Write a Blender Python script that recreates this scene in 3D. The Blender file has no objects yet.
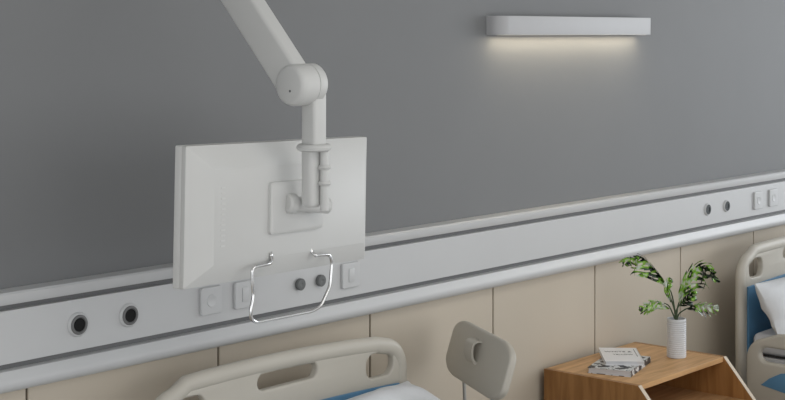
import bpy, bmesh, math, random
from mathutils import Vector, Matrix, noise
C = bpy.context.scene.collection
PI = math.pi

# ---------------------------------------------------------------- camera
CAM = Vector((0.0, -3.0, 1.72)); F = 1470.0; ANG = math.radians(41.05)
cd = bpy.data.cameras.new('camera'); cam = bpy.data.objects.new('camera', cd); C.objects.link(cam)
cam.location = CAM; cam.rotation_euler = (PI/2, 0, ANG - PI/2)
cd.sensor_width = 36; cd.lens = F/785*36; cd.shift_y = -167/785
bpy.context.scene.camera = cam
FW = Vector((math.cos(ANG), math.sin(ANG), 0)); RT = Vector((math.sin(ANG), -math.cos(ANG), 0)); UP = Vector((0, 0, 1))
def ray(px, py): return FW + RT*((px-392.5)/F) + UP*((33-py)/F)
def at_y(px, py, Y): r = ray(px, py); return CAM + r*((Y-CAM.y)/r.y)
def at_z(px, py, Z): r = ray(px, py); return CAM + r*((Z-CAM.z)/r.z)
def at_d(px, py, d): return CAM + ray(px, py)*d

# ---------------------------------------------------------------- world, lights, exposure
w = bpy.data.worlds.new('world'); bpy.context.scene.world = w; w.use_nodes = True
w.node_tree.nodes['Background'].inputs[0].default_value = (0.94, 0.97, 1.0, 1)
w.node_tree.nodes['Background'].inputs[1].default_value = 0.86
def area(name, loc, aim, sx, sy, power, col=(1, 1, 1)):
    l = bpy.data.lights.new(name, 'AREA'); l.shape = 'RECTANGLE'; l.size = sx; l.size_y = sy; l.energy = power; l.color = col
    o = bpy.data.objects.new(name, l); C.objects.link(o); o.location = loc
    o.rotation_euler = (Vector(aim)-Vector(loc)).to_track_quat('-Z', 'Y').to_euler()
    return o
area('window_daylight', (9.6, -2.6, 1.9), (4.5, -0.2, 1.2), 2.6, 1.9, 75, (0.90, 0.95, 1.0))
area('left_fill_light', (-.9, -2.3, 1.55), (3.0, -.6, 1.1), 1.8, 1.6, 14, (1.0, 0.99, 0.97))  # added fill to lift the left-facing sides, no window stands here
area('front_fill_light', (4.4, -5.3, 1.35), (4.4, 0, 1.0), 6.5, 2.2, 38, (1.0, 0.985, 0.95))  # added broad fill behind the camera, evens out trunking and panels
area('ceiling_panel_light', (3.2, -2.2, 2.85), (3.2, -1.4, 0), 2.4, 1.2, 20, (1.0, 0.98, 0.94))
vs = bpy.context.scene.view_settings
vs.view_transform = 'Standard'; vs.look = 'None'; vs.gamma = 1; vs.use_curve_mapping = False; vs.exposure = 0.0

# ---------------------------------------------------------------- materials
def mat(name, col, rough=0.5, metal=0.0, var=0.0, scale=20, bump=0.0, bscale=200, stretch=(1, 1, 1), spec=0.5, emit=None, strength=0):
    m = bpy.data.materials.new(name); m.use_nodes = True; nt = m.node_tree; b = nt.nodes['Principled BSDF']
    b.inputs['Base Color'].default_value = (*col, 1); b.inputs['Roughness'].default_value = rough; b.inputs['Metallic'].default_value = metal
    b.inputs['Specular IOR Level'].default_value = spec
    tc = nt.nodes.new('ShaderNodeTexCoord'); mp = nt.nodes.new('ShaderNodeMapping'); mp.inputs['Scale'].default_value = stretch
    nt.links.new(tc.outputs['Object'], mp.inputs['Vector'])
    n = nt.nodes.new('ShaderNodeTexNoise'); n.inputs['Scale'].default_value = scale; n.inputs['Detail'].default_value = 4
    nt.links.new(mp.outputs[0], n.inputs['Vector'])
    r = nt.nodes.new('ShaderNodeValToRGB'); r.color_ramp.elements[0].position = .3; r.color_ramp.elements[1].position = .7
    r.color_ramp.elements[0].color = (*[c*(1-var) for c in col], 1); r.color_ramp.elements[1].color = (*[min(1, c*(1+var)) for c in col], 1)
    nt.links.new(n.outputs['Fac'], r.inputs[0]); nt.links.new(r.outputs[0], b.inputs['Base Color'])
    if bump:
        n2 = nt.nodes.new('ShaderNodeTexNoise'); n2.inputs['Scale'].default_value = bscale
        nt.links.new(tc.outputs['Object'], n2.inputs['Vector'])
        bp = nt.nodes.new('ShaderNodeBump'); bp.inputs['Strength'].default_value = bump; bp.inputs['Distance'].default_value = .002
        nt.links.new(n2.outputs['Fac'], bp.inputs['Height']); nt.links.new(bp.outputs[0], b.inputs['Normal'])
    if emit: b.inputs['Emission Color'].default_value = (*emit, 1); b.inputs['Emission Strength'].default_value = strength
    return m
def wood(name, a, c, axis_scale):
    m = bpy.data.materials.new(name); m.use_nodes = True; nt = m.node_tree; b = nt.nodes['Principled BSDF']
    b.inputs['Roughness'].default_value = .45
    tc = nt.nodes.new('ShaderNodeTexCoord'); mp = nt.nodes.new('ShaderNodeMapping'); mp.inputs['Scale'].default_value = axis_scale
    nt.links.new(tc.outputs['Object'], mp.inputs['Vector'])
    n = nt.nodes.new('ShaderNodeTexNoise'); n.inputs['Scale'].default_value = 3.0; n.inputs['Detail'].default_value = 7; n.inputs['Distortion'].default_value = .6
    nt.links.new(mp.outputs[0], n.inputs['Vector'])
    r = nt.nodes.new('ShaderNodeValToRGB'); e = r.color_ramp.elements
    e[0].position = .33; e[0].color = (*a, 1); e[1].position = .66; e[1].color = (*c, 1)
    k = e.new(.5); k.color = (*[(x*.45+y*.55) for x, y in zip(a, c)], 1)
    nt.links.new(n.outputs['Fac'], r.inputs[0]); nt.links.new(r.outputs[0], b.inputs['Base Color'])
    return m
M = dict(
    wall=mat('grey_wall_paint', (.180, .183, .187), .60, var=.02, scale=3, bump=.05, spec=.5),
    floor=mat('vinyl_floor', (.42, .40, .37), .4, var=.05, scale=6),
    ceil=mat('ceiling_paint', (.75, .75, .74), .9, var=.01),
    trunk=mat('white_aluminium', (.565, .57, .575), .38, var=.01, scale=8),
    groove=mat('dark_channel', (.15, .152, .155), .5, var=.05),
    plate=mat('white_plastic', (.565, .57, .575), .35, var=.01),
    equip=mat('white_equipment_plastic', (.585, .585, .572), .48, var=.01, scale=8),
    equip2=mat('light_grey_plastic', (.56, .57, .57), .4, var=.02),
    chrome=mat('chrome', (.72, .72, .72), .12, 1.0),
    knob=mat('grey_knob', (.13, .135, .135), .45, var=.1, scale=60),
    ringgrey=mat('grey_rubber_ring', (.15, .15, .15), .5, var=.05),
    black=mat('black_hole', (.003, .003, .003), .9),
    teal=mat('dark_teal_hole', (.008, .015, .016), .4),
    bed=mat('beige_grey_plastic', (.50, .47, .41), .45, var=.015, scale=10),
    blue=mat('blue_panel', (.10, .25, .42), .5, var=.04),
    white_sheet=mat('white_cotton', (.72, .735, .76), .9, var=.015, scale=15, bump=.3, bscale=90),
    mattress=mat('mattress_cover', (.70, .71, .75), .8, var=.02),
    dark=mat('dark_seam', (.02, .02, .022), .6),
    steel=mat('painted_steel', (.40, .39, .37), .4, .3),
    ceramic=mat('white_ceramic', (.62, .63, .65), .35, var=.02),
    pages=mat('page_edges', (.62, .62, .64), .8, var=.10, scale=60, stretch=(.3, .3, 14)),
    cover=mat('white_paper_cover', (.84, .84, .86), .5, var=.01),
    ink=mat('dark_print', (.12, .12, .13), .7),
    soil=mat('dark_soil', (.03, .022, .015), .95, var=.4, scale=120),
    stem=mat('dark_green_stem', (.035, .06, .02), .5, var=.2, scale=40),
    diffuser=mat('lamp_diffuser', (.9, .88, .8), .5, emit=(1, .90, .70), strength=2.5),
    edge=mat('pale_edge_band', (.60, .50, .38), .5, var=.03),
    lamp=mat('white_lamp_housing', (.44, .44, .45), .45, var=.01),
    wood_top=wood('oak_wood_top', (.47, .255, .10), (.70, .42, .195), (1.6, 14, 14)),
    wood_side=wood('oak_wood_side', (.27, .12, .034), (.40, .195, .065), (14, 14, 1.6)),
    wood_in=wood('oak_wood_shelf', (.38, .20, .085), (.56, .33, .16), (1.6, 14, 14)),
)
# wall panels: laminate with a soft warm tone
M['panel'] = mat('beige_laminate', (.56, .495, .405), .55, var=.012, scale=2)
# lower book cover: white with black blotches
def blotch(name, cut=.44):
    m = bpy.data.materials.new(name); m.use_nodes = True; nt = m.node_tree; b = nt.nodes['Principled BSDF']; b.inputs['Roughness'].default_value = .4
    tc = nt.nodes.new('ShaderNodeTexCoord'); n = nt.nodes.new('ShaderNodeTexNoise'); n.inputs['Scale'].default_value = 30; n.inputs['Detail'].default_value = 2
    nt.links.new(tc.outputs['Object'], n.inputs['Vector'])
    r = nt.nodes.new('ShaderNodeValToRGB'); r.color_ramp.interpolation = 'CONSTANT'; e = r.color_ramp.elements
    e[0].color = (.012, .014, .018, 1); e[1].position = cut; e[1].color = (.66, .67, .68, 1); k = e.new(.61); k.color = (.05, .10, .12, 1); k = e.new(.66); k.color = (.68, .68, .68, 1)
    nt.links.new(n.outputs['Fac'], r.inputs[0]); nt.links.new(r.outputs[0], b.inputs['Base Color']); return m
M['blotch'] = blotch('black_and_white_cover', .47); M['spine'] = blotch('dark_patterned_spine', .535)
def leafmat():
    m = bpy.data.materials.new('leaf_painted_gloss'); m.use_nodes = True; nt = m.node_tree; b = nt.nodes['Principled BSDF']; b.inputs['Roughness'].default_value = .25
    tc = nt.nodes.new('ShaderNodeTexCoord'); mp = nt.nodes.new('ShaderNodeMapping'); mp.inputs['Scale'].default_value = (1, 1, 1)
    n = nt.nodes.new('ShaderNodeTexNoise'); n.inputs['Scale'].default_value = 24; n.inputs['Detail'].default_value = 3
    nt.links.new(tc.outputs['Object'], mp.inputs[0]); nt.links.new(mp.outputs[0], n.inputs['Vector'])
    r = nt.nodes.new('ShaderNodeValToRGB'); e = r.color_ramp.elements
    e[0].position = .42; e[0].color = (.008, .016, .008, 1); e[1].position = .68; e[1].color = (.60, .66, .58, 1)  # pale and near-black patches paint the gloss reflections into the green
    for p, c in ((.47, (.03, .08, .015)), (.50, (.17, .38, .03)), (.56, (.30, .52, .09)), (.61, (.60, .66, .58))):
        k = e.new(p); k.color = (*c, 1)
    nt.links.new(n.outputs['Fac'], r.inputs[0]); nt.links.new(r.outputs[0], b.inputs['Base Color']); return m
M['leaf'] = leafmat()

# ---------------------------------------------------------------- helpers
def link(name, me, m=None, parent=None, smooth=True):
    o = bpy.data.objects.new(name, me); C.objects.link(o)
    if m: me.materials.clear(); me.materials.append(m)
    if smooth:
        for p in me.polygons: p.use_smooth = True
        try: me.set_sharp_from_angle(angle=math.radians(38))
        except Exception: pass
    if parent:
        o.parent = parent; o.matrix_parent_inverse = Matrix.Translation(-parent.location) if parent.type == 'EMPTY' or parent.get('_t') else Matrix()
    return o
def obj(name, bm, m, parent=None, smooth=True):
    me = bpy.data.meshes.new(name); bm.normal_update(); bm.to_mesh(me); bm.free(); return link(name, me, m, parent, smooth)
def thing(name, label, cat, loc, group=None):
    o = bpy.data.objects.new(name, None); C.objects.link(o); o.location = loc; o.empty_display_size = .1
    o['label'] = label; o['category'] = cat
    if group: o['group'] = group
    return o
def tag(o, label, cat, group=None):
    o['label'] = label; o['category'] = cat
    if group: o['group'] = group
    return o
def struct(o): o['kind'] = 'structure'; return o
def box(bm, lo, hi, bev=0.0, seg=2, mtx=None):
    lo = Vector(lo); hi = Vector(hi); b = bmesh.new(); bmesh.ops.create_cube(b, size=1)
    for v in b.verts: v.co = Vector(((v.co[i]+.5)*(hi[i]-lo[i])+lo[i]) for i in range(3))
    if bev: bmesh.ops.bevel(b, geom=b.edges[:], offset=bev, segments=seg, affect='EDGES', profile=.5)
    if mtx:
        for v in b.verts: v.co = mtx @ v.co
    me = bpy.data.meshes.new('t'); b.to_mesh(me); b.free(); bm.from_mesh(me); bpy.data.meshes.remove(me); return bm
def lathe(bm, p, axis, prof, n=40):
    """revolve (distance along axis, radius) pairs about axis through p"""
    axis = Vector(axis).normalized(); a = axis.orthogonal().normalized(); b = axis.cross(a); rings = []
    for (d, r) in prof:
        c = Vector(p)+axis*d
        if r < 1e-6: rings.append([bm.verts.new(c)])
        else: rings.append([bm.verts.new(c+(a*math.cos(2*PI*i/n)+b*math.sin(2*PI*i/n))*r) for i in range(n)])
    for q in range(len(rings)-1):
        A, B = rings[q], rings[q+1]
        if len(A) == 1 and len(B) == 1: continue
        for i in range(n):
            j = (i+1) % n
            if len(A) == 1: bm.faces.new((A[0], B[i], B[j]))
            elif len(B) == 1: bm.faces.new((A[i], B[0], A[j]))
            else: bm.faces.new((A[i], B[i], B[j], A[j]))
    bmesh.ops.recalc_face_normals(bm, faces=bm.faces); return bm
def catmull(pts, k=8):
    pts = [Vector(p) for p in pts]; out = []
    P = [pts[0]*2-pts[1]]+pts+[pts[-1]*2-pts[-2]]
    for i in range(1, len(P)-2):
        for j in range(k):
            t = j/k; a, b, c, d = P[i-1], P[i], P[i+1], P[i+2]
            out.append(.5*((2*b)+(c-a)*t+(2*a-5*b+4*c-d)*t*t+(3*b-a-3*c+d)*t**3))
    out.append(pts[-1]); return out
def tube(bm, pts, r, n=12, rend=None):
    pts = [Vector(p) for p in pts]; prev = None; rings = []; L = len(pts)
    for i, p in enumerate(pts):
        t = (pts[min(i+1, L-1)]-pts[max(i-1, 0)]).normalized()
        a = t.orthogonal().normalized() if prev is None else (prev-t*prev.dot(t)).normalized()
        prev = a; b = t.cross(a); rr = r if rend is None else r+(rend-r)*i/(L-1)
        rings.append([bm.verts.new(p+(a*math.cos(2*PI*k/n)+b*math.sin(2*PI*k/n))*rr) for k in range(n)])
    for q in range(L-1):
        for k in range(n): bm.faces.new((rings[q][k], rings[q][(k+1) % n], rings[q+1][(k+1) % n], rings[q+1][k]))
    bm.faces.new(rings[0][::-1]); bm.faces.new(rings[-1]); bmesh.ops.recalc_face_normals(bm, faces=bm.faces); return bm
def fillet(pts, r, k=6):
    """round the corners of a 3D polyline"""
    pts = [Vector(p) for p in pts]; out = [pts[0]]
    for i in range(1, len(pts)-1):
        a = (pts[i-1]-pts[i]); b = (pts[i+1]-pts[i]); rr = min(r, a.length*.45, b.length*.45)
        A = pts[i]+a.normalized()*rr; B = pts[i]+b.normalized()*rr
        for j in range(k+1): t = j/k; out.append(A*(1-t)**2+pts[i]*2*t*(1-t)+B*t*t)
    out.append(pts[-1]); return out
def profile_x(bm, prof, x0, x1):
    """closed YZ profile swept along X"""
    A = [bm.verts.new((x0, y, z)) for y, z in prof]; B = [bm.verts.new((x1, y, z)) for y, z in prof]; n = len(prof)
    for i in range(n): bm.faces.new((A[i], A[(i+1) % n], B[(i+1) % n], B[i]))
    bm.faces.new(A[::-1]); bm.faces.new(B); bmesh.ops.recalc_face_normals(bm, faces=bm.faces); return bm
def rrect(x0, y0, x1, y1, r, n=8):
    out = []
    for cx, cy, a0 in ((x1-r, y1-r, 0), (x0+r, y1-r, 90), (x0+r, y0+r, 180), (x1-r, y0+r, 270)):
        for i in range(n+1): a = math.radians(a0+90*i/n); out.append((cx+r*math.cos(a), cy+r*math.sin(a)))
    return out
def plate(loops, thick, bev, mtx):
    """flat plate with rounded rims and holes, outline in local XY, thickness along local Z, then mtx"""
    cu = bpy.data.curves.new('tmp', 'CURVE'); cu.dimensions = '2D'; cu.fill_mode = 'BOTH'
    cu.extrude = max(thick/2-bev, 1e-5); cu.bevel_depth = bev; cu.bevel_resolution = 3; cu.offset = -bev
    for lp in loops:
        s = cu.splines.new('POLY'); s.points.add(len(lp)-1); s.use_cyclic_u = True
        for p, c in zip(s.points, lp): p.co = (c[0], c[1], 0, 1)
    o = bpy.data.objects.new('tmp', cu); C.objects.link(o)
    me = bpy.data.meshes.new_from_object(o.evaluated_get(bpy.context.evaluated_depsgraph_get()))
    bpy.data.objects.remove(o); bpy.data.curves.remove(cu)
    bm = bmesh.new(); bm.from_mesh(me); bpy.data.meshes.remove(me); bmesh.ops.remove_doubles(bm, verts=bm.verts, dist=1e-5)
    for v in bm.verts: v.co = mtx @ v.co
    bmesh.ops.recalc_face_normals(bm, faces=bm.faces)
    return bm
def frame(o, x, y, z):
    m = Matrix.Identity(4)
    for i, v in enumerate((x, y, z)):
        for j in range(3): m[j][i] = v[j]
    for j in range(3): m[j][3] = o[j]
    return m
def dup(root, dloc, label=None):
    r = root.copy(); C.objects.link(r); r.location = root.location+Vector(dloc)
    if label: r['label'] = label
    for ch in list(root.children):
        c = ch.copy(); C.objects.link(c); c.parent = r; c.matrix_parent_inverse = ch.matrix_parent_inverse.copy()
        for g in list(ch.children):
            d = g.copy(); C.objects.link(d); d.parent = c; d.matrix_parent_inverse = g.matrix_parent_inverse.copy()
    return r

# ---------------------------------------------------------------- room shell
X0, X1 = -1.0, 10.0
bm = box(bmesh.new(), (X0, 0, 0), (X1, .12, 2.9)); wall = struct(obj('wall_back', bm, M['wall'], smooth=False))
bm = box(bmesh.new(), (X0, -5.5, -.1), (X1, .12, 0)); struct(obj('floor', bm, M['floor'], smooth=False))
bm = box(bmesh.new(), (X0, -5.5, 2.9), (X1, .12, 3.0)); struct(obj('ceiling', bm, M['ceil'], smooth=False))
# laminate wainscot: panels with narrow grooves between them, 619 mm apart
bm = bmesh.new(); step = .6188; x_seam = 2.093
k0 = int((X0-x_seam)//step)
box(bm, (X0, -.003, .06), (X1, 0, .94))
wl = obj('wainscot_backing', bm, mat('seam_shadow_gap', (.10, .085, .06), .8), wall, smooth=False)
bm = bmesh.new()
for i in range(k0, 14):
    a = max(X0, x_seam+i*step+.0035); b = min(X1, x_seam+(i+1)*step-.0035)
    if b-a > .02: box(bm, (a, -.010, .06), (b, -.002, .94), .0015, 1)
obj('wainscot', bm, M['panel'], wall)
bm = box(bmesh.new(), (X0, -.018, 0), (X1, 0, .08), .003); struct(obj('baseboard_back', bm, mat('grey_skirting', (.30, .30, .30), .5)))

# ---------------------------------------------------------------- bed-head trunking
TX0, TX1 = X0+.02, X1-.02
tr = thing('bedhead_trunking', 'long white horizontal service trunking running along the grey wall', 'wall trunking', (2.1, 0, .87))
prof = [(0, 1.110), (-.040, 1.108), (-.045, 1.103), (-.045, 1.083), (-.042, 1.079), (-.026, 1.079), (0, 1.079)]
obj('top_rail', profile_x(bmesh.new(), prof, TX0, TX1), M['trunk'], tr)
obj('channel_backing', profile_x(bmesh.new(), [(0, 1.079), (-.025, 1.079), (-.025, .9245), (0, .9245)], TX0, TX1), M['groove'], tr, smooth=False)
obj('front_panel', profile_x(bmesh.new(), [(-.025, 1.065), (-.039, 1.065), (-.040, 1.064), (-.040, .940), (-.039, .939), (-.025, .939)], TX0, TX1), M['trunk'], tr, smooth=False)
prof = [(0, .9245), (-.044, .9245), (-.047, .9235), (-.056, .904), (-.058, .896), (-.0575, .888), (-.054, .880), (-.047, .8745), (-.035, .872), (0, .872)]
obj('bumper_rail', profile_x(bmesh.new(), prof, TX0, TX1), M['trunk'], tr)
ZS = 1.003; YF = -.040
def on_trunk(px): return at_y(px, 300, YF).x
def outlet(px, label, kind):
    x = on_trunk(px); p = Vector((x, YF, ZS)); t = thing('gas_outlet', label, 'wall outlet', p, 'round outlets on the trunking')
    nrm = (0, -1, 0)
    if kind == 'knob':
        obj('base_ring', lathe(bmesh.new(), p, nrm, [(0, 0), (0, .013), (.004, .013), (.004, 0)]), M['equip2'], t)
        obj('knob', lathe(bmesh.new(), p, nrm, [(.003, 0), (.003, .0165), (.012, .017), (.014, .015), (.0145, .006), (.013, .004), (.013, 0)]), M['knob'], t)
    else:
        s = 1.0 if kind == 'black' else .82
        obj('outer_ring', lathe(bmesh.new(), p, nrm, [(0, 0), (0, .0305*s), (.004, .030*s), (.007, .027*s), (.007, .0215*s), (.003, .021*s), (.003, 0)]), M['plate'], t)
        if kind == 'black':
            obj('grey_ring', lathe(bmesh.new(), p, nrm, [(.003, .0), (.003, .0250), (.009, .0245), (.010, .023), (.010, .0185), (.0085, .018), (.0075, .0165), (.0075, 0)]), M['ringgrey'], t)
            obj('socket_hole', lathe(bmesh.new(), p, nrm, [(.0075, 0), (.0075, .0160), (.0097, .0162), (.0097, .0150), (.0085, .014), (.0085, 0)]), M['black'], t)
        else:
            obj('socket_hole', lathe(bmesh.new(), p, nrm, [(.003, 0), (.003, .0205), (.0080, .020), (.0080, .011), (.006, .010), (.006, 0)]), M['teal'], t)
    return t
outlet(77.5, 'black hole outlet in a grey and white ring, leftmost on the white trunking', 'black')
outlet(128.5, 'black hole outlet in a grey and white ring, nearer the back of the monitor', 'black')
outlet(298.5, 'dark grey round knob outlet left of its twin, inside the chrome wire handle', 'knob')
outlet(319.0, 'dark grey round knob outlet beside the right side of the chrome wire handle', 'knob')
outlet(707.0, 'small dark teal outlet on the trunking above the plant, left of its pair', 'teal')
outlet(726.0, 'small dark teal outlet on the trunking above the plant, right of its pair', 'teal')
def switch_plate(px, label, knobbed=True, s=.074):
    x = on_trunk(px); p = Vector((x, YF, ZS)); t = thing('socket_plate', label, 'wall socket', p, 'square white plates on the trunking')
    bm = plate([rrect(-s/2, -s/2, s/2, s/2, .006)], .010, .002, frame(p+Vector((0, -.005, 0)), Vector((1, 0, 0)), UP, Vector((0, -1, 0))))
    obj('face_plate', bm, M['plate'], t)
    if knobbed: obj('round_insert', lathe(bmesh.new(), p, (0, -1, 0), [(.009, .018), (.0112, .017), (.0112, .013), (.0105, .011), (.0105, 0)]), M['plate'], t)
    else: obj('rocker', box(bmesh.new(), p+Vector((-.012, -.0125, -.02)), p+Vector((.012, -.009, .02)), .0015), M['plate'], t)
    return t
switch_plate(209.5, 'square white plate with a raised round insert below the monitor left corner')
switch_plate(243, 'square white rocker plate partly behind the left side of the chrome handle', False)
switch_plate(349, 'square white rocker plate right of the chrome handle under the monitor corner', False)
switch_plate(757, 'pale square wall plate left of its pair, at the far right of the trunking')
switch_plate(772, 'pale square wall plate nearest the right edge of the picture', True)

# ---------------------------------------------------------------- wall lamp
lx0, lx1 = 3.925, 4.880; lz0, lz1 = 1.713, 1.778; LD = .0625
lamp = thing('wall_lamp', 'long white box wall lamp glowing warm downwards on the grey wall', 'lamp', ((lx0+lx1)/2, 0, lz0))
lp = [(lx0, 0)]
for i in range(9): a = PI+PI/2*i/8; lp.append((lx0+.045+.045*math.cos(a), -LD+.045+.045*math.sin(a)))
for i in range(5): a = -PI/2+PI/2*i/4; lp.append((lx1-.012+.012*math.cos(a), -LD+.012+.012*math.sin(a)))
lp.append((lx1, 0))
obj('housing', plate([lp], lz1-lz0, .0015, Matrix.Translation((0, 0, (lz0+lz1)/2))), M['lamp'], lamp)
obj('diffuser', box(bmesh.new(), (lx0+.03, -.055, lz0-.0002), (lx1-.03, -.022, lz0+.002)), M['diffuser'], lamp)
al = area('lamp_glow', ((lx0+lx1)/2, -.040, lz0-.004), ((lx0+lx1)/2, -.030, 0), .92, .03, 1.0, (1.0, .86, .62)); al.parent = lamp; al.matrix_parent_inverse = Matrix.Translation(-lamp.location)

# ---------------------------------------------------------------- monitor, hung from the jointed arm
zl = 3.28
A = at_d(183, 290, zl); TL = at_d(183, 146.2, zl)
wv = (FW + RT*.687 + UP*-.0337).normalized()
hgt = (TL-A).length
# solve the width so the right edge lands on x=365
def px_of(p): q = p-CAM; return 392.5+F*q.dot(RT)/q.dot(FW), 33-F*q.z/q.dot(FW)
lo_, hi_ = .1, 1.5
for _ in range(50):
    mid_ = (lo_+hi_)/2
    if px_of(A+wv*mid_)[0] < 365: lo_ = mid_
    else: hi_ = mid_
wid = lo_
uv = (UP-wv*UP.dot(wv)).normalized(); nv = wv.cross(uv).normalized()      # nv: away from or toward the camera
if nv.dot(FW) > 0: nv = -nv                                                # nv points out of the monitor's back
MF = frame(A, wv, uv, nv)
mon = thing('monitor', 'white bedside monitor turned to the wall, its back facing the room', 'monitor', A+wv*wid/2)
R_ = Vector
def hull(loops, mtx):
    bm = bmesh.new(); rings = [[bm.verts.new(mtx @ R_(p)) for p in lp] for lp in loops]; n = len(loops[0])
    for q in range(len(rings)-1):
        for i in range(n): bm.faces.new((rings[q][i], rings[q][(i+1) % n], rings[q+1][(i+1) % n], rings[q+1][i]))
    bm.faces.new(rings[0][::-1]); bm.faces.new(rings[-1]); bmesh.ops.recalc_face_normals(bm, faces=bm.faces); return bm
def rl(x0, y0, x1, y1, z, r=.004): return [(x, y, z) for x, y in rrect(x0, y0, x1, y1, r, 3)]
obj('screen_bezel', hull([rl(.003, .003, wid-.003, hgt-.003, -.034), rl(0, 0, wid, hgt, -.031), rl(0, 0, wid, hgt, -.014), rl(.001, .001, wid-.001, hgt-.001, -.0125)], MF), M['equip'], mon)
obj('screen', hull([rl(.012, .012, wid-.012, hgt-.012, -.036), rl(.012, .012, wid-.012, hgt-.012, -.033)], MF), mat('dark_screen', (.02, .022, .025), .15), mon)
ib = .050; pr = .034
obj('back_shell', hull([rl(.001, .001, wid-.001, hgt-.001, -.0125, .004), rl(.0, .0, wid, hgt, -.010, .004), rl(.001, .001, wid-.001, hgt-.001, 0, .004), rl(.062, ib, wid-.052, hgt-ib-.004, pr, .002)], MF), M['equip'], mon)
# local coordinates of a pixel on the plane at height h above the rear rim
def loc_at(px, py, h):
    o = MF @ R_((0, 0, h)); r = ray(px, py); d = (o-CAM).dot(nv)/r.dot(nv); return MF.inverted() @ (CAM+r*d)
q0 = loc_at(271, 235, pr+.01); q1 = loc_at(324, 178, pr+.01)
obj('mount_housing', hull([rl(q0.x, q0.y, q1.x, q1.y, pr, .008), rl(q0.x, q0.y, q1.x, q1.y, pr+.008, .008), rl(q0.x+.005, q0.y+.005, q1.x-.005, q1.y-.005, pr+.012, .006)], MF), M['equip'], mon)
v = obj('vent_slots', (lambda bm: [box(bm, (.085, hgt*.28+i*.012, pr-.001), (.100, hgt*.28+i*.012+.004, pr+.0006), mtx=MF) for i in range(12)] and bm)(bmesh.new()), M['equip'], mon)
# chrome carrying handle
hz = .044
hp = [(272, 262, .7), (270, 263.5, 1), (254.5, 267, 1), (252, 270, 1), (252.5, 286, 1), (253.5, 296, 1), (250.5, 310, 1), (251, 319, 1), (256, 322.5, 1), (312, 311.5, 1), (321, 306, 1), (330, 286, 1), (332, 262, 1), (329.5, 254.5, 1), (315.5, 255.5, 1), (312.5, 253, .8)]
pts = [MF @ R_((lambda l: (l.x, l.y, hz*k))(loc_at(x, y, hz*k))) for x, y, k in hp]
def on_back(x, y, h): l = loc_at(x, y, h); return MF @ R_((l.x, l.y, h))
e0 = on_back(271.2, 252, pr-.004); e1 = on_back(310.5, 249, pr-.004); e0b = on_back(271.2, 255, pr+.006)
pts = [e0b]+pts; 
hd = obj('wire_handle', tube(bmesh.new(), fillet([e0]+pts+[e1], .014, 5), .0042, 12), M['chrome'], mon); hd['label'] = 'chrome wire handle'

# the arm: wall bracket, sloping beam, hinge, hanging column, tilt joint
JX, JY, JZ = 2.444, -.557, at_d(291, 85, 3.45).z
arm = thing('monitor_mount', 'white jointed swing arm holding the monitor from above', 'monitor mount', (JX+.05, -.02, 2.16))
JC = Vector((JX, JY, JZ)); XA = Vector((1, 0, 0))
bdir = Vector((0, .185, .202)).normalized(); bup = XA.cross(bdir).normalized()
if bup.z < 0: bup = -bup
L = (-.075-JY)/bdir.y
bmtx = frame(JC, XA, bdir, bup)
obj('upper_beam', box(bmesh.new(), (.001, -.01, -.049), (.050, L, .037), .009, 4, bmtx), M['equip'], arm)
front = JC
hj = obj('elbow_hinge', lathe(bmesh.new(), front, XA, [(-.010, 0), (-.010, .038), (-.007, .044), (-.002, .0475), (.008, .050), (.047, .050), (.048, .047)] + [(.048, .0)]), M['equip'], arm)
obj('hinge_screw', lathe(bmesh.new(), front+Vector((0, -.006, -.014)), XA, [(-.0115, 0), (-.0115, .0028), (-.003, .0028), (-.003, 0)], 16), M['knob'], hj)
CX = JX+.069
obj('column_head', lathe(bmesh.new(), Vector((JX+.0485, JY, JZ+.001)), XA, [(0, 0), (0, .046), (.002, .049), (.023, .049), (.030, .044), (.031, .03), (.031, 0)]), M['equip'], arm)
zc = at_d(314, 146.5, 3.51).z; zb = at_d(314, 205, 3.51).z
obj('column', box(bmesh.new(), (CX-.026, JY-.034, zc), (CX+.018, JY+.012, JZ-.01), .008, 4), M['equip'], arm)
colx = Vector((CX-.0, JY, 0))
obj('collar', lathe(bmesh.new(), Vector((CX-.004, JY-.011, zc)), UP, [(-.009, 0), (-.009, .034), (-.006, .040), (0, .042), (.005, .040), (.008, .035), (.008, 0)]), M['equip'], arm)
lc = Vector((CX-.001, JY-.008, 0))
obj('lower_column', box(bmesh.new(), (lc.x-.021, JY-.019, zb-.004), (lc.x+.021, JY+.019, zc), .012, 4), M['equip'], arm)
tb = at_d(324.5, 205, 3.49); tubex = Vector((tb.x, tb.y, 0))
tp = obj('pivot_tube', lathe(bmesh.new(), Vector((tb.x, tb.y, zb-.01)), UP, [(0, 0), (0, .0105), (zc-zb, .0105), (zc-zb, 0)], 28), M['equip'], arm)
for py in (167, 183):
    obj('pivot_ring', lathe(bmesh.new(), Vector((tb.x, tb.y, at_d(322, py, 3.50).z)), UP, [(-.005, 0), (-.005, .013), (0, .0165), (.005, .013), (.005, 0)], 28), M['equip'], tp)
ca = at_d(291, 203.5, 3.52); cb = at_d(327, 205.5, 3.60); cx_ = (cb-ca).normalized()
obj('tilt_barrel', lathe(bmesh.new(), ca, cx_, [(-.004, 0), (-.004, .012), (.012, .0175), ((cb-ca).length, .020), ((cb-ca).length+.004, .016), ((cb-ca).length+.003, 0)]), M['equip'], arm)
obj('tilt_knob', lathe(bmesh.new(), ca, cx_, [(-.016, 0), (-.016, .018), (-.012, .023), (.006, .025), (.009, .021), (.009, 0)]), M['equip'], arm)
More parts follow.
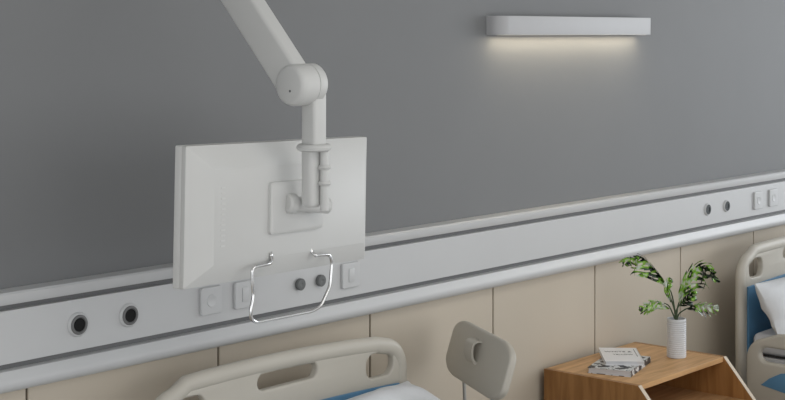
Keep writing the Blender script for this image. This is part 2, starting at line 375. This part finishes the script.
# bracket that reaches from the barrel to the monitor's mount housing
mc = (ca+cb)/2; ml = MF.inverted() @ mc
obj('mount_bracket', box(bmesh.new(), (ml.x-.024, ml.y-.016, pr+.0122), (ml.x+.024, ml.y+.016, ml.z), .005, 3, MF), M['equip'], arm)
bt = JC+bdir*L+Vector((.027, 0, 0))
obj('wall_bracket', box(bmesh.new(), (bt.x-.075, -.030, bt.z-.16), (bt.x+.075, 0, bt.z+.16), .008, 3), M['equip'], arm)
obj('shoulder_hinge', lathe(bmesh.new(), Vector((bt.x-.036, -.072, bt.z)), XA, [(0, 0), (0, .044), (.004, .05), (.068, .05), (.072, .044), (.072, 0)]), M['equip'], arm)

# ---------------------------------------------------------------- hospital bed (origin at its left head end)
BX = 2.325; BW = .985; BY = -.165
def zarch(x, drop=0): t = (x-BW/2)/(BW/2); return .857-.020*t*t-.010*t-drop
def board_outline(inset, zlow, r):
    pts = [(inset, zlow), (BW-inset, zlow)]
    n = 22; top = []
    xr = BW-inset
    def rnd(cx, cz, a0, a1): return [(cx+r*math.cos(a), cz+r*math.sin(a)) for a in [math.radians(a0+(a1-a0)*i/10) for i in range(11)]]
    zz = zarch(xr, inset)
    top += rnd(xr-r, zz-r, 0, 82)
    for i in range(1, n): x = (xr-r)+(inset+r-(xr-r))*i/n; top.append((x, zarch(x, inset)))
    top += rnd(inset+r, zz-r, 98, 180)
    return pts+top
def capsule(x0, x1, z0, z1, tilt=0, r=None):
    r = r or (z1-z0)/2; return rrect(x0, z0, x1, z1, min(r, (z1-z0)/2-.0005), 6)
def make_board(name, X, Y, parent, sgn=-1, low=.22):
    # local XY of the plate = world X,Z ; thickness along world Y
    mt = frame(Vector((X, Y, 0)), Vector((1, 0, 0)), UP, Vector((0, -1, 0)))
    slots = [capsule(.374, .600, .770, .814), rrect(.074, .724, .190, .800, .030, 6), rrect(.803, .724, .921, .794, .030, 6)]
    hb = obj(name, plate([board_outline(.012, low, .085)]+slots, .026, .006, mt), M['bed'], parent)
    # thick rounded rim running up both sides and over the top
    outer = board_outline(0, low-.01, .10); inner = board_outline(.052, low-.01, .052)
    path = [(p[0], p[1]) for p in board_outline(.022, low-.01, .078)][1:]+[(.022, low-.01)]
    bm = bmesh.new(); P = [Vector((X+a, Y, b)) for a, b in path]; n = 16; rings = []
    for i, p in enumerate(P):
        t = (P[min(i+1, len(P)-1)]-P[max(i-1, 0)]).normalized(); s = Vector((0, 1, 0)); o = t.cross(s).normalized()
        rings.append([bm.verts.new(p+o*.024*math.cos(2*PI*k/n)+s*.019*math.sin(2*PI*k/n)) for k in range(n)])
    for q in range(len(P)-1):
        for k in range(n): bm.faces.new((rings[q][k], rings[q][(k+1) % n], rings[q+1][(k+1) % n], rings[q+1][k]))
    bm.faces.new(rings[0][::-1]); bm.faces.new(rings[-1]); bmesh.ops.recalc_face_normals(bm, faces=bm.faces)
    obj('rim', bm, M['bed'], hb)
    bp = [(.052, .42), (.935, .42)]+[(x, .706-.016*((x-.5)/.5)**2) for x in [.940-.888*i/20 for i in range(21)]]
    mt2 = frame(Vector((X, Y+sgn*.0165, 0)), Vector((1, 0, 0)), UP, Vector((0, -1, 0)))
    b = obj('inset_panel', plate([bp], .008, .002, mt2), M['blue'], hb); b['label'] = 'blue inset panel'
    return hb
def make_bed(label):
    t = thing('hospital_bed', label, 'bed', (BX, BY, 0), 'hospital beds along the wall')
    make_board('headboard', BX, BY, t); make_board('footboard', BX, BY-2.06, t, 1)
    obj('deck', box(bmesh.new(), (BX+.045, BY-2.03, .345), (BX+.945, BY-.03, .425), .01, 2), M['mattress'], t)
    obj('bed_frame', box(bmesh.new(), (BX+.10, BY-1.9, .24), (BX+.90, BY-.10, .335), .01), M['steel'], t)
    for sx in (.16, .84):
        for sy in (-.25, -1.80):
            lg = obj('leg', box(bmesh.new(), (BX+sx-.025, BY+sy-.025, .10), (BX+sx+.025, BY+sy+.025, .25), .004), M['steel'], t)
            obj('caster', lathe(bmesh.new(), Vector((BX+sx-.02, BY+sy, .055)), (1, 0, 0), [(0, 0), (0, .048), (.006, .055), (.034, .055), (.04, .048), (.04, 0)], 24), M['ringgrey'], lg)
    for sx, sg in ((-.075, -1), (1.075, 1)):
        for y0, y1 in ((-.083, -.88), (-1.02, -1.72)):
            # outline in (distance along -Y, Z)
            out = []
            n = 14; Lr = y0-y1; zt = lambda s: .527+.040*(1-((s/Lr-.5)/.5)**2)
            r = .085
            out += [(0+.05, .24), (Lr-.05, .24), (Lr, .30)]
            out += [(Lr-r+r*math.cos(a), zt(Lr)-r+r*math.sin(a)) for a in [math.radians(i*9) for i in range(10)]]
            out += [(s, zt(s)-0.0*s) for s in [Lr-r-(Lr-2*r)*i/n for i in range(1, n)]]
            out += [(r+r*math.cos(a), zt(0)-r+r*math.sin(a)) for a in [math.radians(100+i*8) for i in range(11)]]
            out += [(0, .30)]
            mt = frame(Vector((BX+sx, BY+y0, 0)), Vector((0, -1, 0)), UP, Vector((1, 0, 0)))
            sl = rrect(.060, .435, Lr-.060, .492, .028, 6)
            rr = obj('side_rail', plate([out, sl], .034, .012, mt), M['bed'], t)
            mt3 = frame(Vector((BX+sx+sg*.0165, BY+y0, 0)), Vector((0, -1, 0)), UP, Vector((1, 0, 0)))
            bl = [(x_, z_+.010) for x_, z_ in [(.065, .335), (.10, .365), (.15, .392), (.23, .402), (Lr-.12, .402), (Lr-.09, .36), (Lr-.10, .325), (.20, .312)]]
            b = obj('inset_panel', plate([bl], .006, .002, mt3), M['blue'], rr); b['label'] = 'blue inset panel'
            obj('rail_arm', box(bmesh.new(), (min(BX+sx, BX+.5-sg*-.42), BY+(y0+y1)/2-.03, .27), (max(BX+sx, BX+.5+sg*.42), BY+(y0+y1)/2+.03, .30), .004), M['steel'], rr)
    return t
bed = make_bed('beige hospital bed behind and below the monitor, at the left')
mt_ = tag(obj('mattress', box(bmesh.new(), (-.455, -1.99, 0), (.455, 0, .085), .028, 4), M['mattress']), 'white mattress of the left bed, under the pillow below the monitor', 'mattress', 'mattresses on the beds')
mt_.location = (BX+.5, BY-.035, .428)
obj('seam', box(bmesh.new(), (-.456, -1.985, -.001), (.456, -.003, .004), .001), M['dark'], mt_)
def make_pillow(wd, ht, th, seed):
    bm = bmesh.new(); nx, ny = 44, 30; sides = []
    for sgn in (1, -1):
        g = []
        for j in range(ny+1):
            row = []
            for i in range(nx+1):
                u = i/nx*2-1; v = j/ny*2-1
                pf = max(0, (1-abs(u)**3.2))**.55*max(0, (1-abs(v)**3.0))**.55
                pin = 1-.05*(1-abs(u)**2)*abs(v)**4; pin2 = 1-.06*(1-abs(v)**2)*abs(u)**4
                z = sgn*th/2*pf+.004*sgn
                nn = noise.noise(Vector((u*2.3+seed, v*2.6, sgn)))*.018+noise.noise(Vector((u*5+seed, v*3.0+u*2, sgn*2)))*.008
                row.append(bm.verts.new((u*wd/2*pin2, v*ht/2*pin, z+nn*(pf+.25))))
            g.append(row)
        for j in range(ny):
            for i in range(nx):
                f = (g[j][i], g[j][i+1], g[j+1][i+1], g[j+1][i]); bm.faces.new(f if sgn > 0 else f[::-1])
        sides.append(g)
    def border(g): return [g[0][i] for i in range(nx)]+[g[j][nx] for j in range(ny)]+[g[ny][i] for i in range(nx, 0, -1)]+[g[j][0] for j in range(ny, 0, -1)]
    a, b = border(sides[0]), border(sides[1]); n = len(a)
    for i in range(n): bm.faces.new((a[i], b[i], b[(i+1) % n], a[(i+1) % n]))
    bmesh.ops.recalc_face_normals(bm, faces=bm.faces); return bm
pl = tag(obj('pillow', make_pillow(.80, .44, .13, 1.3), M['white_sheet']), 'white pillow leaning on the left bed headboard at the bottom edge', 'pillow', 'white pillows on the beds')
pl.location = (BX+.55, BY-.25, .6145); pl.rotation_euler = (math.radians(20), math.radians(-1.5), 0)
# second bed along the wall
DX = 3.045
bed2 = dup(bed, (DX, 0, 0), 'beige hospital bed with blue insets at the right edge')
m2 = dup(mt_, (DX, 0, 0), 'white mattress of the right bed, with a black seam')
pl2 = tag(obj('pillow', make_pillow(.86, .245, .13, 7.7), M['white_sheet']), 'white crumpled pillow propped on the right bed headboard', 'pillow', 'white pillows on the beds')
pl2.location = (BX+DX+.385, BY-.150, .617); pl2.rotation_euler = (math.radians(64), 0, 0)

# ---------------------------------------------------------------- chair between the left bed and the cabinet
far = Vector((3.645, -.103, 0))-RT*.015; near = Vector((3.40, -.509, 0))-RT*.015; cdv = (near-far).normalized(); cn = Vector((cdv.y, -cdv.x, 0))
if cn.dot(Vector((-1, 0, 0))) < 0: cn = -cn                    # out of the chair's back, to the bed
clen = (near-far).length
ch = thing('visitor_chair', 'beige plastic chair with a grip on its backrest between left bed and wooden cabinet', 'chair', Vector(((far.x+near.x)/2+.15, (far.y+near.y)/2-.1, 0)))
tilt = (UP-cn*.30).normalized(); cm = frame(Vector((far.x, far.y, .656))+cn*.030, cdv, tilt, cdv.cross(tilt) if cdv.cross(tilt).dot(cn) > 0 else -cdv.cross(tilt))
bh = .172
out = []
for (cx, cy, rx, ry, a0) in ((clen-.10, bh-.05, .10, .05, 0), (.09, bh-.045, .09, .045, 90), (.10, .05, .10, .05, 180), (clen-.10, .05, .10, .05, 270)):
    for i in range(9): a = math.radians(a0+90*i/8); out.append((cx+rx*math.cos(a), cy+ry*math.sin(a)))
bk = obj('backrest', plate([out], .024, .008, cm), M['bed'], ch)
# grip: a hooped strap on the back
bm = bmesh.new(); gx0, gx1 = clen*.40, clen*.53; n = 14; ring = []
prof = [(.010, .120, .0)]
for i in range(n+1):
    a = PI*i/n; z = .122+.018*math.cos(a) if a < PI/2 else .122+.055*math.cos(a)
    d = .010+.030*math.sin(a)
    ring.append((z, d))
rows = []
for x in (gx0, gx1):
    rows.append(([bm.verts.new(cm @ Vector((x, z, d))) for z, d in ring], [bm.verts.new(cm @ Vector((x, .118+(z-.118)*.80, .010+(d-.010)*.80))) for z, d in ring]))
for i in range(n):
    (o0, i0), (o1, i1) = rows
    bm.faces.new((o0[i], o0[i+1], o1[i+1], o1[i])); bm.faces.new((i0[i], i1[i], i1[i+1], i0[i+1]))
    bm.faces.new((o0[i], i0[i], i0[i+1], o0[i+1])); bm.faces.new((o1[i], o1[i+1], i1[i+1], i1[i]))
bmesh.ops.recalc_face_normals(bm, faces=bm.faces)
obj('grip', bm, M['bed'], bk)
fm = frame(Vector((far.x, far.y, 0)), cdv, UP, cn)
for sx in (.14, clen-.10):
    pts = [(sx, .70, .020), (sx, .60, .016), (sx, .46, .012), (sx, .425, -.08)]
    obj('back_post', tube(bmesh.new(), fillet([fm @ Vector(p) for p in pts], .05), .0055, 12), M['steel'], ch)
obj('seat', plate([rrect(.04, .05, clen-.04, .40, .06)], .03, .010, frame(Vector((far.x, far.y, .435)), cdv, -cn, UP)), M['bed'], ch)
for sx in (.07, clen-.07):
    for sz, oz in ((-.09, -.03), (-.36, -.40)):
        obj('leg', tube(bmesh.new(), [fm @ Vector((sx, .425, sz)), fm @ Vector((sx, 0.0, oz))], .010, 12), M['steel'], ch)

# ---------------------------------------------------------------- oak bedside cabinet
cz = .55; a = at_z(546.3, 369, cz); b = at_z(638, 386.3, cz); c = at_z(725, 356, cz)
tx0 = (a.x+b.x)/2; tx1 = c.x; ty0 = (b.y+c.y)/2; ty1 = -.035; tt = .018
print('cabinet', a, b, c)
cab = thing('bedside_cabinet', 'oak bedside cabinet with open slanted front standing by the wall', 'cabinet', ((tx0+tx1)/2, (ty0+ty1)/2, 0))
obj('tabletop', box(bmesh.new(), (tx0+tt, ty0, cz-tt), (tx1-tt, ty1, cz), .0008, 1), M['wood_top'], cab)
ys = ty0-.235; zs = cz-.275
def side(x0, x1, name):
    bm = bmesh.new(); pr_ = [(ty1, 0.02), (ty1, cz), (ty0, cz), (ys, zs), (ty0, .02)]
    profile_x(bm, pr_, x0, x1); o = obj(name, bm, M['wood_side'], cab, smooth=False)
    bm = bmesh.new(); e = .0015
    profile_x(bm, [(ty0, cz+.0005), (ty0-e*1.4, cz+.0005), (ys-e*1.6, zs), (ty0-e, .02), (ty0, .02), (ys, zs)], x0-.0003, x1+.0003)
    k = obj('edge_band', bm, M['edge'], o, smooth=False); k['label'] = 'pale front edge band'
    return o
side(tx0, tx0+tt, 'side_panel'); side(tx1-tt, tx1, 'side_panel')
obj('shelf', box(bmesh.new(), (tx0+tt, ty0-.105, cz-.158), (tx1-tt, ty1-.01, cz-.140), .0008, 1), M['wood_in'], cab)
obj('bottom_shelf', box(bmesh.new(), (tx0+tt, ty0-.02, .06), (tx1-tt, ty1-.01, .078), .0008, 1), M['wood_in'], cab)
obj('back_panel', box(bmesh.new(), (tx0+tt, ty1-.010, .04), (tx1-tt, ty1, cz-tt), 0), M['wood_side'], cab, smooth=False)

# ---------------------------------------------------------------- books
def book(name, place, th, label, covermat, z0, tex=None):
    ang, lx, ly, ox, oy = place; p = Vector((ox, oy, z0)); a = math.radians(ang)
    ex = Vector((math.cos(a), math.sin(a), 0)); ey = Vector((-math.sin(a), math.cos(a), 0)); mt = frame(p, ex, ey, UP)
    t = thing(name, label, 'book', p+ex*lx/2+ey*ly/2, 'books on the oak cabinet')
    obj('page_block', box(bmesh.new(), (.003, .003, .0014), (lx-.001, ly-.003, th-.0014), 0, mtx=mt), M['pages'], t, smooth=False)
    bm = bmesh.new(); box(bm, (0, 0, 0), (lx, ly, .0015), mtx=mt); box(bm, (0, 0, th-.0015), (lx, ly, th), mtx=mt)
    obj('cover', bm, covermat, t, smooth=False)
    obj('spine', box(bmesh.new(), (lx-.0012, 0, .0), (lx+.0006, ly, th), mtx=mt), M['spine'] if tex != 'text' else M['cover'], t, smooth=False)
    return t, mt, lx, ly
def gz(x, y, Z): v = at_z(x, y, Z); v.z = Z; return v
tb_ = .020
t1, mt1, l1, w1 = book('book', (-74, .152, .254, 4.256, -.184), tb_, 'lower book with a black and white patterned cover on the oak cabinet', M['blotch'], cz)
z2 = cz+tb_
t2, mt2, l2, w2 = book('book', (-51, .134, .218, 4.3225, -.2125), .014, 'white book with printed title lying on top of the patterned book', M['cover'], z2, 'text')
def text(s, size, x, y, name):
    cu = bpy.data.curves.new('tmp', 'FONT'); cu.body = s; cu.size = size; cu.align_x = 'CENTER'; cu.extrude = .0002
    o = bpy.data.objects.new('tmp', cu); C.objects.link(o)
    me = bpy.data.meshes.new_from_object(o.evaluated_get(bpy.context.evaluated_depsgraph_get())); bpy.data.objects.remove(o)
    me.transform(mt2 @ Matrix.Translation((x, y, .0143))); return link(name, me, M['ink'], t2, smooth=False)
text('WHITE &', .024, l2*.46, w2*.66, 'title_text')
text('YELLOW', .018, l2*.55, w2*.46, 'title_text')
obj('cover_line', box(bmesh.new(), (l2*.90, w2*.35, .0140), (l2*.915, w2*.9, .0143), mtx=mt2), M['ink'], t2, smooth=False)

# ---------------------------------------------------------------- vase and plant
vb = at_z(676.5, 357, cz); vb.z = cz; VH = .140; VR = .0345
vase = thing('vase', 'white ribbed cylinder vase on the right of the oak cabinet top', 'vase', vb)
pr2 = [(0, 0), (0, VR-.003), (.003, VR)]
nr = 17
for i in range(nr):
    z = .006+(VH-.012)*i/nr; dz = (VH-.012)/nr; pr2 += [(z, VR-.0009), (z+dz*.35, VR+.0004), (z+dz*.65, VR+.0004)]
pr2 += [(VH-.002, VR), (VH, VR-.001), (VH, VR-.004), (VH-.018, VR-.0045), (VH-.018, 0)]
obj('vase_body', lathe(bmesh.new(), vb, UP, pr2, 48), M['ceramic'], vase)
obj('soil', lathe(bmesh.new(), vb, UP, [(VH-.0175, 0), (VH-.0175, VR-.0047), (VH-.012, VR-.006), (VH-.010, 0)], 32), M['soil'], vase)
top = vb+Vector((0, 0, VH-.012)); dv = (vb-CAM).dot(FW)
plant = thing('monstera_plant', 'green split-leaf plant with glossy leaves growing from the ribbed vase', 'plant', top)
def LP(px, py, dd=0): return at_d(px, py, dv+dd)
random.seed(4)
def leaf(mid, wmax, nlobe, sidev, droop, name='leaf', lower=1.0, upper=1.0, gap=.40, slant=.34, v0=.20, cup=.0):
    m = catmull([LP(*p) for p in mid], 24); n = len(m)-1; NS, NV = 84, 10
    def P(s):
        s = max(0, min(.9999, s))*n; i = int(s); return m[i].lerp(m[i+1], s-i)
    def tan(s): return (P(min(1, s+.03))-P(max(0, s-.03))).normalized()
    bm = bmesh.new()
    for sg, kk in ((1, upper), (-1, lower)):
        G = []
        for i in range(NS+1):
            s = i/NS; row = []
            wd = wmax*kk*(max(0, math.sin(PI*min(1, (s*.92+.08)))))**.62*(1-.25*s)
            lob = .86+.14*math.sin(2*PI*(s*nlobe)+1.2)
            for j in range(NV+1):
                v = j/NV; ss = min(1.0, s+slant*v*(1-s*.6)); p = P(ss); t = tan(ss)
                sv = (sidev-t*sidev.dot(t)).normalized(); nn = t.cross(sv)
                if nn.dot(FW) > 0: nn = -nn
                cw = wd*lob*v
                row.append(bm.verts.new(p+sv*sg*cw*math.cos(droop*v)+nn*(.012*math.sin(PI*v)+.004*math.sin(2*PI*s*nlobe))-UP*(cw*math.sin(droop*v)*.8)))
            G.append(row)
        for i in range(NS):
            ph = ((i+.5)/NS*nlobe) % 1.0
            for j in range(NV):
                v = (j+.5)/NV
                if v > v0 and ph < gap*(.45+.75*v) and i > 3: continue
                if .12 < v < .27 and .60 < ph < .78 and i > 8: continue
                bm.faces.new((G[i][j], G[i+1][j], G[i+1][j+1], G[i][j+1]))
    bmesh.ops.delete(bm, geom=[v for v in bm.verts if not v.link_faces], context='VERTS')
    bmesh.ops.remove_doubles(bm, verts=bm.verts, dist=1e-5)
    o = obj(name, bm, M['leaf'], plant); return o
def stem(pts, r=.0022):
    return obj('stem', tube(bmesh.new(), catmull([top+Vector((0, 0, -.002))]+[LP(*p) for p in pts], 8), r*1.5, 8, r*.8), M['stem'], plant)
side1 = (RT*.65+UP*.75-FW*.1).normalized()
stem([(674, 305), (671, 292), (666, 284)]); leaf([(668, 288), (661, 277, .0), (650, 265, -.02), (640, 256, -.03), (633, 258, -.04), (630, 266, -.05)], .084, 7, side1, .25, upper=.15, lower=1.0)
side2 = (RT*.8+UP*.35-FW*.25).normalized()
stem([(677, 312), (678.5, 304), (682, 297)]); leaf([(679, 303, -.01), (683, 290, -.03), (690, 277, -.045), (700, 268, -.05), (709, 270, -.06), (717, 279, -.06)], .088, 7, (RT*.6-UP*.7-FW*.3).normalized(), .2, upper=1.0, lower=.45)
stem([(673, 314), (669, 306), (664, 303)]); leaf([(670, 309), (662, 303, -.02), (653, 301, -.03), (645, 304, -.05), (639, 308, -.06)], .052, 5, (UP*.8-FW*.4).normalized(), .5, upper=.45, lower=.9, gap=.46)
stem([(679, 314), (686, 309), (692, 307)]); leaf([(686, 309), (694, 305, -.01), (702, 304, -.02), (710, 305, -.03), (719, 307, -.04)], .052, 5, (UP*.85-FW*.35).normalized(), .4, upper=.35, lower=1.0, gap=.46)
stem([(674, 308), (670, 296), (669, 286)]); leaf([(671, 303, -.0), (667, 292, -.01), (668, 283, -.01), (671, 278, -.01)], .020, 3, (RT*.9+UP*.1).normalized(), .2, gap=.1)
stem([(676, 312), (679, 306), (684, 302)]); leaf([(678, 306, .02), (683, 302, .02), (689, 297, .02), (694, 289, .02)], .034, 4, (RT*.7-UP*.7).normalized(), .2, gap=.12)
